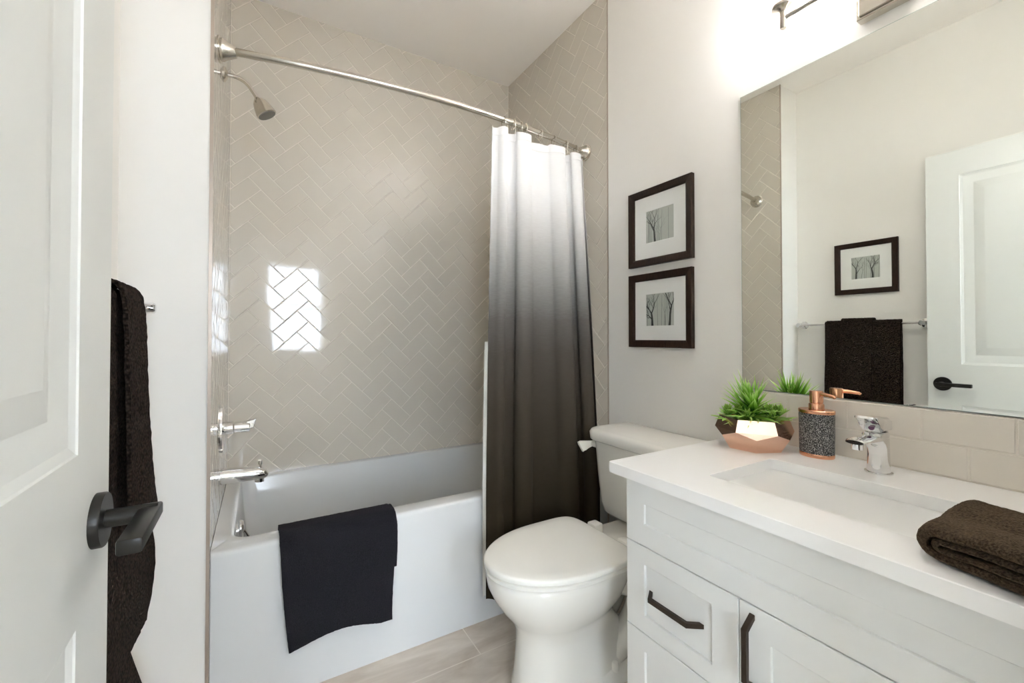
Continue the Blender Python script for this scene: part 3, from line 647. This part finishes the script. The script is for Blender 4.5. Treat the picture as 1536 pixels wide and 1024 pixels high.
# ------------------------------------------------------------------ soap dispenser
SC = Vector((1.349, 0.600, ZK))
t = thing('soap_dispenser', 'oval soap dispenser in speckled dark stone with copper pump', 'soap dispenser', SC)
def ov_ring(a, b_, z, n=48): return [(SC.x+b_*math.cos(2*PI*i/n), SC.y+a*math.sin(2*PI*i/n), ZK+z) for i in range(n)]
b = nb(); loft(b, [ov_ring(0.0415, 0.0325, 0.010), ov_ring(0.0420, 0.0330, 0.014), ov_ring(0.0430, 0.034, 0.07), ov_ring(0.0435, 0.0345, 0.122)]); obj('bottle', b, m_gran, t, 50)
b = nb(); loft(b, [ov_ring(0.0415, 0.0325, 0.0), ov_ring(0.0425, 0.0335, 0.002), ov_ring(0.0425, 0.0335, 0.0095), ov_ring(0.042, 0.033, 0.0105)]); obj('base_ring', b, m_copper, t)
b = nb(); loft(b, [ov_ring(0.0435, 0.0345, 0.1205), ov_ring(0.0445, 0.0355, 0.122), ov_ring(0.0445, 0.0355, 0.1285), ov_ring(0.043, 0.034, 0.130), ov_ring(0.01, 0.01, 0.131)]); obj('top_plate', b, m_copper, t)
b = nb(); lathe(b, (SC.x, SC.y, ZK+0.130), (0, 0, 1), [(0.0185, 0), (0.0185, 0.014), (0.017, 0.0165), (0.0155, 0.018), (0.0155, 0.019), (0.0165, 0.020), (0.0165, 0.049), (0.015, 0.052), (0, 0.0525)], 32)
dv = Vector((-0.33, -0.944, 0)); p = SC+Vector((0, 0, 0.175)); tube(b, [p+dv*0.005, p+dv*0.030+Vector((0, 0, -0.001)), p+dv*0.052+Vector((0, 0, -0.004)), p+dv*0.056+Vector((0, 0, -0.007))], [0.0058, 0.0052, 0.0042, 0.0036], 12); obj('pump', b, m_copper, t)

# ------------------------------------------------------------------ potted plant
PC = Vector((1.292, 0.745, ZK))
t = thing('potted_plant', 'artificial spiky green plant in a faceted rose-gold bowl', 'potted plant', PC)
b = nb(); n = 6; rot = 0.08
def pr_(r, a, z): return b.verts.new((PC.x+r*math.cos(a+rot), PC.y+r*math.sin(a+rot), ZK+z))
st = 2*PI/n
Rv = [pr_(0.092, i*st, 0.092) for i in range(n)]; Mv = [pr_(0.105, i*st, 0.057) for i in range(n)]; Lv = [pr_(0.100, (i+0.5)*st, 0.040) for i in range(n)]; Bv = [pr_(0.076, (i+0.5)*st, 0.0) for i in range(n)]
Iv = [pr_(0.087, i*st, 0.0905) for i in range(n)]; Jv = [pr_(0.085, i*st, 0.070) for i in range(n)]
for i in range(n):
    j = (i+1) % n
    b.faces.new((Rv[i], Mv[i], Lv[i], Mv[j], Rv[j])); b.faces.new((Mv[i], Lv[i-1], Lv[i])); b.faces.new((Lv[i-1], Bv[i-1], Bv[i], Lv[i]))
    b.faces.new((Rv[i], Rv[j], Iv[j], Iv[i])); b.faces.new((Iv[i], Iv[j], Jv[j], Jv[i]))
b.faces.new(Bv[::-1])
obj('pot', b, m_copperpot, t, 0)
b = nb(); b.faces.new([b.verts.new((PC.x+0.084*math.cos(i*st+rot), PC.y+0.084*math.sin(i*st+rot), ZK+0.074)) for i in range(n)]); obj('soil', b, m_soil, t, 0)
def blade(bm, uvl, base, az, el, L, wd, curl, roll=0.0):
    d = Vector((math.cos(az)*math.cos(el), math.sin(az)*math.cos(el), math.sin(el))); side = Vector((-math.sin(az), math.cos(az), 0))
    k = 6; p = Vector(base); rows = []
    for i in range(k+1):
        s = i/k; wdt = wd*(0.55+0.9*s if s < 0.4 else 0.91*(1-((s-0.4)/0.6)**1.6))+1e-4
        nrm = side.cross(d).normalized()
        rows.append((bm.verts.new(p-side*wdt+nrm*wdt*0.35), bm.verts.new(p-nrm*wdt*0.2), bm.verts.new(p+side*wdt+nrm*wdt*0.35), s))
        p = p+d*(L/k); d = (d+Vector((0, 0, -curl/k))).normalized()
    for a, c in zip(rows[:-1], rows[1:]):
        for q in (0, 1):
            f = bm.faces.new((a[q], a[q+1], c[q+1], c[q]))
            for lp, s in zip(f.loops, (a[3], a[3], c[3], c[3])): lp[uvl].uv = (0.5, s)
rn = random.Random(3)
def in_room(p): return Vector((min(p[0], R-0.02), p[1], p[2]))
b = nb(); uvl = b.loops.layers.uv.new('UVMap')
for hgt in range(11):                     # central sprig: whorls of narrow leaves up a stem
    h = hgt/10; nL = 14 if hgt < 8 else 11
    for i in range(nL):
        az = 2*PI*i/nL + hgt*0.7 + rn.uniform(-0.2, 0.2); el = lerp(0.25, 1.30, h**0.9)+rn.uniform(-0.22, 0.22)
        L = lerp(0.100, 0.088, h)*rn.uniform(0.7, 1.2)
        if math.cos(az) > 0.3: L *= 0.72
        blade(b, uvl, (PC.x-0.006+rn.uniform(-.012, .012), PC.y+0.004+rn.uniform(-.016, .016), ZK+lerp(0.080, 0.138, h)), az, el, L, lerp(0.0060, 0.0036, h)*rn.uniform(0.8, 1.15), rn.uniform(0.2, 0.9)*(1-h*0.7))
obj('grass_sprig', b, m_leaf, t, 60, recalc=False)
def rosette(cx, cy, h0, nl, L, wd):
    b = nb(); uvl = b.loops.layers.uv.new('UVMap')
    for k in range(3):
        for i in range(nl):
            az = 2*PI*i/nl+k*0.4+rn.uniform(-0.2, 0.2)
            blade(b, uvl, (cx, cy, ZK+h0+k*0.008), az, lerp(0.0, 1.0, k/2)+rn.uniform(-0.1, 0.3), L*rn.uniform(0.75, 1.1)*(1-0.2*k), wd, rn.uniform(-0.2, 0.5))
    obj('succulent_rosette', b, m_leaf2, t, 60, recalc=False)
rosette(PC.x-0.048, PC.y+0.052, 0.086, 11, 0.048, 0.0075); rosette(PC.x+0.030, PC.y-0.056, 0.092, 12, 0.052, 0.0075); rosette(PC.x-0.028, PC.y+0.030, 0.088, 10, 0.046, 0.007); rosette(PC.x+0.006, PC.y-0.040, 0.096, 11, 0.046, 0.007); rosette(PC.x-0.050, PC.y-0.012, 0.086, 8, 0.036, 0.0055); rosette(PC.x-0.005, PC.y-0.058, 0.086, 9, 0.036, 0.006); rosette(PC.x+0.03, PC.y+0.055, 0.086, 8, 0.036, 0.006)

# ------------------------------------------------------------------ folded towel on the countertop
b = nb()
def band(x0, x1, yL, yR, zc, rad, half, sk, nx=46):
    """a folded strip: runs along y, turns round at yL; cross-section is a stadium stroke of half-thickness half and turning radius rad"""
    pts = []
    L = abs(yL-yR)
    for i in range(30): pts.append((lerp(yR, yL-rad, i/29), -rad))
    for i in range(1, 14):
        a = -PI/2+PI*i/14; pts.append((yL-rad+rad*math.cos(a), rad*math.sin(a)))
    for i in range(30): pts.append((lerp(yL-rad, yR, i/29), rad))
    n = len(pts); outl = []
    N = []
    for i in range(n):
        q0, q1 = pts[max(i-1, 0)], pts[min(i+1, n-1)]; dx, dy = q1[0]-q0[0], q1[1]-q0[1]; l = math.hypot(dx, dy); N.append((dy/l, -dx/l))
    for i in range(n): outl.append((pts[i][0]+N[i][0]*half, pts[i][1]+N[i][1]*half))
    cap = [(yR, rad+0.0), ]
    inn = [(pts[i][0]-N[i][0]*half, pts[i][1]-N[i][1]*half) for i in range(n-1, -1, -1)]
    prof = outl+inn
    ringsx = []
    for k in range(nx+1):
        s = k/nx; x = lerp(x0, x1, s); edge = min(1.0, math.sqrt(max(0, 1-(1-min(s, 1-s)/0.06)**2)) if min(s, 1-s) < 0.06 else 1)
        ringsx.append((s, x, edge))
    rg = []
    for s, x, edge in ringsx:
        row = []; hh = half*(0.25+0.75*edge)
        prof = [(pts[i][0]+N[i][0]*hh, pts[i][1]+N[i][1]*hh) for i in range(n)]+[(pts[i][0]-N[i][0]*hh, pts[i][1]-N[i][1]*hh) for i in range(n-1, -1, -1)]
        for (yy, zz) in prof: row.append(sk(s, x, yy-(1-edge)*0.006, zc+zz))
        rg.append(row)
    loft(b, rg)
def sk(s, x, y, z):
    d = z-ZK; h = d/0.052
    bulge = 1+0.18*s + 0.10*math.sin(3.2*s+0.2)*max(0, h) - 0.12*math.exp(-((s-0.42)/0.16)**2)*max(0, h) - 0.22*math.exp(-((y-0.222)/0.03)**2)*(1-s)*0.6
    yy = y+0.020*s*0 - 0.010*s
    xx = x+0.25*(0.262-y)*-0.9
    xx = x - 0.30*(0.246-y) - 0.006*math.sin(h*2.5)*(1-s)
    return (xx, yy, ZK+0.0015+max(0.0, d)*bulge)
band(0.868, 1.035, 0.246, 0.045, ZK+0.0275, 0.0195, 0.0072, sk)
band(0.869, 1.030, 0.231, 0.045, ZK+0.0275, 0.0070, 0.0042, sk)
bmesh.ops.subdivide_edges(b, edges=[e for e in b.edges if e.calc_length() > 0.006], cuts=1, use_grid_fill=True)
for v in b.verts:
    q = noise.noise_vector(v.co*420); v.co += q*0.0012 if v.co.z > ZK+0.004 else Vector((q.x*0.0015, q.y*0.0015, abs(q.z)*0.0015))
    v.co.z = max(v.co.z, ZK+0.0004)
    v.co.y = max(v.co.y, YE1+0.008)
tag(obj('folded_towel', b, m_towelb, loc=(0.95, 0.15, ZK), ang=80), 'folded dark brown terry towel at the right end of the countertop', 'towel')

# ------------------------------------------------------------------ pictures
def picture(name_label, origin, ex, nrm, W, H, seed, trees, bw=0.030):
    """origin = lower corner on the wall, ex = direction of width, nrm = into the room"""
    o = Vector(origin); ex = Vector(ex); nz_ = Vector(nrm); ez = Vector((0, 0, 1))
    def P(a, z, d): return o+ex*a+ez*z+nz_*d
    t = thing('framed_picture', name_label, 'picture', tuple(o+ex*W/2))
    b = nb(); q = lambda a0, a1, z0, z1, d: [P(a0, z0, d), P(a1, z0, d), P(a1, z1, d), P(a0, z1, d)]
    rg = [q(0, W, 0, H, 0.001), q(0, W, 0, H, 0.018), q(0.002, W-0.002, 0.002, H-0.002, 0.020), q(bw-0.006, W-bw+0.006, bw-0.006, H-bw+0.006, 0.0165), q(bw, W-bw, bw, H-bw, 0.013), q(bw, W-bw, bw, H-bw, 0.006)]
    loft(b, rg, True, False); obj('frame', b, m_wood, t, 0)
    # mat with a square opening
    p0, p1, s0, s1 = W*0.5-0.071, W*0.5+0.071, H*0.5-0.066, H*0.5+0.068
    b = nb(); loft(b, [q(bw-0.002, W-bw+0.002, bw-0.002, H-bw+0.002, 0.008), q(p0, p1, s0, s1, 0.008), q(p0+0.0015, p1-0.0015, s0+0.0015, s1-0.0015, 0.0068)], False, False); obj('mat_board', b, m_mat, t, 0)
    b = nb(); f = b.faces.new([b.verts.new(v) for v in q(p0, p1, s0, s1, 0.0066)]); f.material_index = 0
    rg_ = random.Random(seed); lay = [0.00665]
    def stroke(a0, z0, a1, z1, w0, w1, mi):
        # tapered ink stroke, kept inside the print
        dv = Vector((a1-a0, z1-z0)); L = dv.length
        if L < 1e-4: return
        n_ = Vector((-dv.y, dv.x))/L; lay[0] += 1e-7
        pts = [(a0+n_.x*w0, z0+n_.y*w0), (a0-n_.x*w0, z0-n_.y*w0), (a1-n_.x*w1, z1-n_.y*w1), (a1+n_.x*w1, z1+n_.y*w1)]
        pts = [(min(max(x, 0), p1-p0), min(max(y, 0), s1-s0)) for x, y in pts]
        try:
            f = b.faces.new([b.verts.new(P(p0+x, s0+y, lay[0])) for x, y in pts]); f.material_index = mi
        except ValueError: pass
    def branch(a, z, ang, L, w_, dep, mi):
        k = 4
        for i in range(k):
            ang += rg_.uniform(-0.10, 0.10); a2, z2 = a+math.sin(ang)*L/k, z+math.cos(ang)*L/k; w2 = w_*0.9
            stroke(a, z, a2, z2, w_, w2, mi); a, z, w_ = a2, z2, w2
            if dep and i >= 1 and rg_.random() < 0.5: branch(a, z, ang+rg_.choice((-1, 1))*rg_.uniform(0.4, 0.8), L*0.5, w_*0.55, dep-1, mi)
        if dep:
            for sg in (-1, 1): branch(a, z, ang*0.6+sg*rg_.uniform(0.28, 0.6), L*rg_.uniform(0.6, 0.85), w_*0.72, dep-1, mi)
    for _ in range(7): x = rg_.uniform(0.005, 0.125); stroke(x, 0, x+rg_.uniform(-0.006, 0.006), 0.126, 0.0012, 0.0007, 2)
    for x in (rg_.uniform(0.01, 0.06), rg_.uniform(0.07, 0.12)): branch(x, 0, rg_.uniform(-0.1, 0.1), 0.05, 0.0015, 2, 2)
    for x, L, wd in trees: branch(x, 0, rg_.uniform(-0.05, 0.05), L*1.05, wd*1.75, 4, 1)
    bmesh.ops.recalc_face_normals(b, faces=b.faces); obj('tree_print', b, [m_print, m_ink, m_ink2], t, 0, recalc=False)
    b = nb(); b.faces.new([b.verts.new(v) for v in q(bw-0.001, W-bw+0.001, bw-0.001, H-bw+0.001, 0.0105)]); obj('glass', b, m_picglass, t, 0)
picture('dark-framed tree print on the right wall, upper of the stacked pair', (R, 1.350, 1.396), (0, -1, 0), (-1, 0, 0), 0.318, 0.320, 11, [(0.048, 0.052, 0.0030)])
picture('dark-framed print of two trees on the right wall, lower of the pair', (R, 1.350, 1.056), (0, -1, 0), (-1, 0, 0), 0.316, 0.307, 5, [(0.034, 0.050, 0.0034), (0.120, 0.075, 0.0030)])
picture('dark-framed tree print above the towel bar on the left wall', (XW, 0.966, 1.358), (0, 1, 0), (1, 0, 0), 0.310, 0.310, 23, [(0.036, 0.050, 0.0032), (0.118, 0.06, 0.0022)])

# ------------------------------------------------------------------ towel bar and its towels
XBAR, ZBAR = -0.243, 1.175
t = thing('towel_bar', 'chrome towel bar on the left wall behind the door', 'towel bar', (XW, 1.16, ZBAR))
b = nb(); tube(b, [(XBAR, 0.846, ZBAR), (XBAR, 1.462, ZBAR)], 0.0062, 16); obj('bar', b, m_chrome, t)
for y in (0.852, 1.456):
    b = nb(); lathe(b, (XW, y, ZBAR), (1, 0, 0), [(0.025, 0), (0.025, 0.006), (0.012, 0.012), (0.011, 0.055), (0.0145, 0.060), (0.0145, 0.082), (0.011, 0.086)], 24); obj('post', b, m_chrome, t)
def hang(bm, y0, y1, zf, zb_, rad, th, wav, low):
    pth = spline([(XBAR-rad-0.004, 0, zb_), (XBAR-rad-0.002, 0, lerp(zb_, ZBAR, 0.6)), (XBAR-rad, 0, ZBAR-0.02), (XBAR-rad*0.7, 0, ZBAR+rad*0.75), (XBAR, 0, ZBAR+rad+0.002), (XBAR+rad*0.75, 0, ZBAR+rad*0.7), (XBAR+rad+0.002, 0, ZBAR-0.02), (XBAR+rad+0.004, 0, lerp(ZBAR, zf, 0.35)), (XBAR+rad+0.006, 0, lerp(ZBAR, zf, 0.7)), (XBAR+rad+0.008, 0, zf)], 9)
    m_ = len(pth)-1
    def P(u, v):
        k = v*m_; i = min(int(k), m_-1); p = pth[i].lerp(pth[i+1], k-i); fr = max(0, (v-0.62)/0.38)
        if v < 0.5: p = p+Vector((0.052*max(0, min(1, (0.43-p.z)/0.2))**1.0*(0.4+0.6*u), 0, 0))
        return (p.x+wav*fr*(0.55+0.45*math.sin(7*u+3.5*fr)) + (low(u, fr, p.z) if v > 0.5 else 0), lerp(y0, y1, u)+0.006*math.sin(p.z*9+u)*fr, p.z+0.012*fr*math.sin(4*u))
    sheet(bm, P, 34, 110, th); return bm
b = nb(); hang(b, 0.938, 1.302, 0.455, 0.14, 0.0134, 0.008, 0.001, lambda u, f, z: 0.019*math.sin(PI*0.92*max(0, min(1, (0.73-z)/0.27)))*(0.3+0.7*u))
fray(b, 0.0016, 130)
tag(obj('bath_towel', b, m_towelw, loc=(XBAR, 1.12, ZBAR), ang=80), 'wide dark brown bath towel hanging on the towel bar', 'towel')
b = nb(); hang(b, 1.058, 1.214, 0.745, 0.80, 0.0300, 0.007, 0.008, lambda u, f, z: 0.016*f**3*u)
fray(b, 0.0018, 130, 3)
tag(obj('hand_towel', b, m_towelw, loc=(XBAR, 1.135, ZBAR), ang=80), 'narrow dark brown hand towel layered over the wider bath towel', 'towel')

# ------------------------------------------------------------------ vanity light above the mirror
t = thing('vanity_light', 'nickel wall light with glass shades above the mirror', 'wall light', (R, 0.45, 2.01))
b = nb(); box(b, R-0.030, R-0.0008, 0.385, 0.512, 1.948, 2.075, 0.002, 1); box(b, R-0.036, R-0.029, 0.392, 0.505, 1.955, 2.068, 0.002, 1); bpz = obj('backplate', b, m_nickel, t, 0)
b = nb(); XA, ZA = 1.328, 2.036
tube(b, [(R-0.03, 0.448, ZA), (XA, 0.448, ZA)], 0.008, 14); tube(b, [(XA, 0.228, ZA), (XA, 0.668, ZA)], 0.0068, 14); obj('arm', b, m_nickel, t)
for y in (0.668, 0.448, 0.228):
    b = nb(); lathe(b, (XA, y, 2.006), (0, 0, 1), [(0.0085, 0), (0.0095, 0.002), (0.0095, 0.050), (0.016, 0.056), (0.030, 0.060), (0.031, 0.064), (0.031, 0.074), (0.024, 0.078)], 28); h = obj('lamp_holder', b, m_nickel, t)
    b = nb(); pr = [(0.026, 0.076), (0.040, 0.070), (0.046, 0.078), (0.050, 0.105), (0.054, 0.150), (0.057, 0.205)]
    lathe(b, (XA, y, 2.006), (0, 0, 1), pr+[(r_-0.0022, z_+(0.002 if k_ < 3 else 0)) for k_, (r_, z_) in reversed(list(enumerate(pr)))], 32, False, False); obj('lamp_shade', b, m_shade, t, 60)
    b = nb(); lathe(b, (XA, y, 2.086), (0, 0, 1), [(0.011, 0), (0.012, 0.022), (0.022, 0.044), (0.028, 0.066), (0.026, 0.084), (0.016, 0.096), (0.0, 0.099)], 24); obj('bulb', b, m_bulb, t, 60)
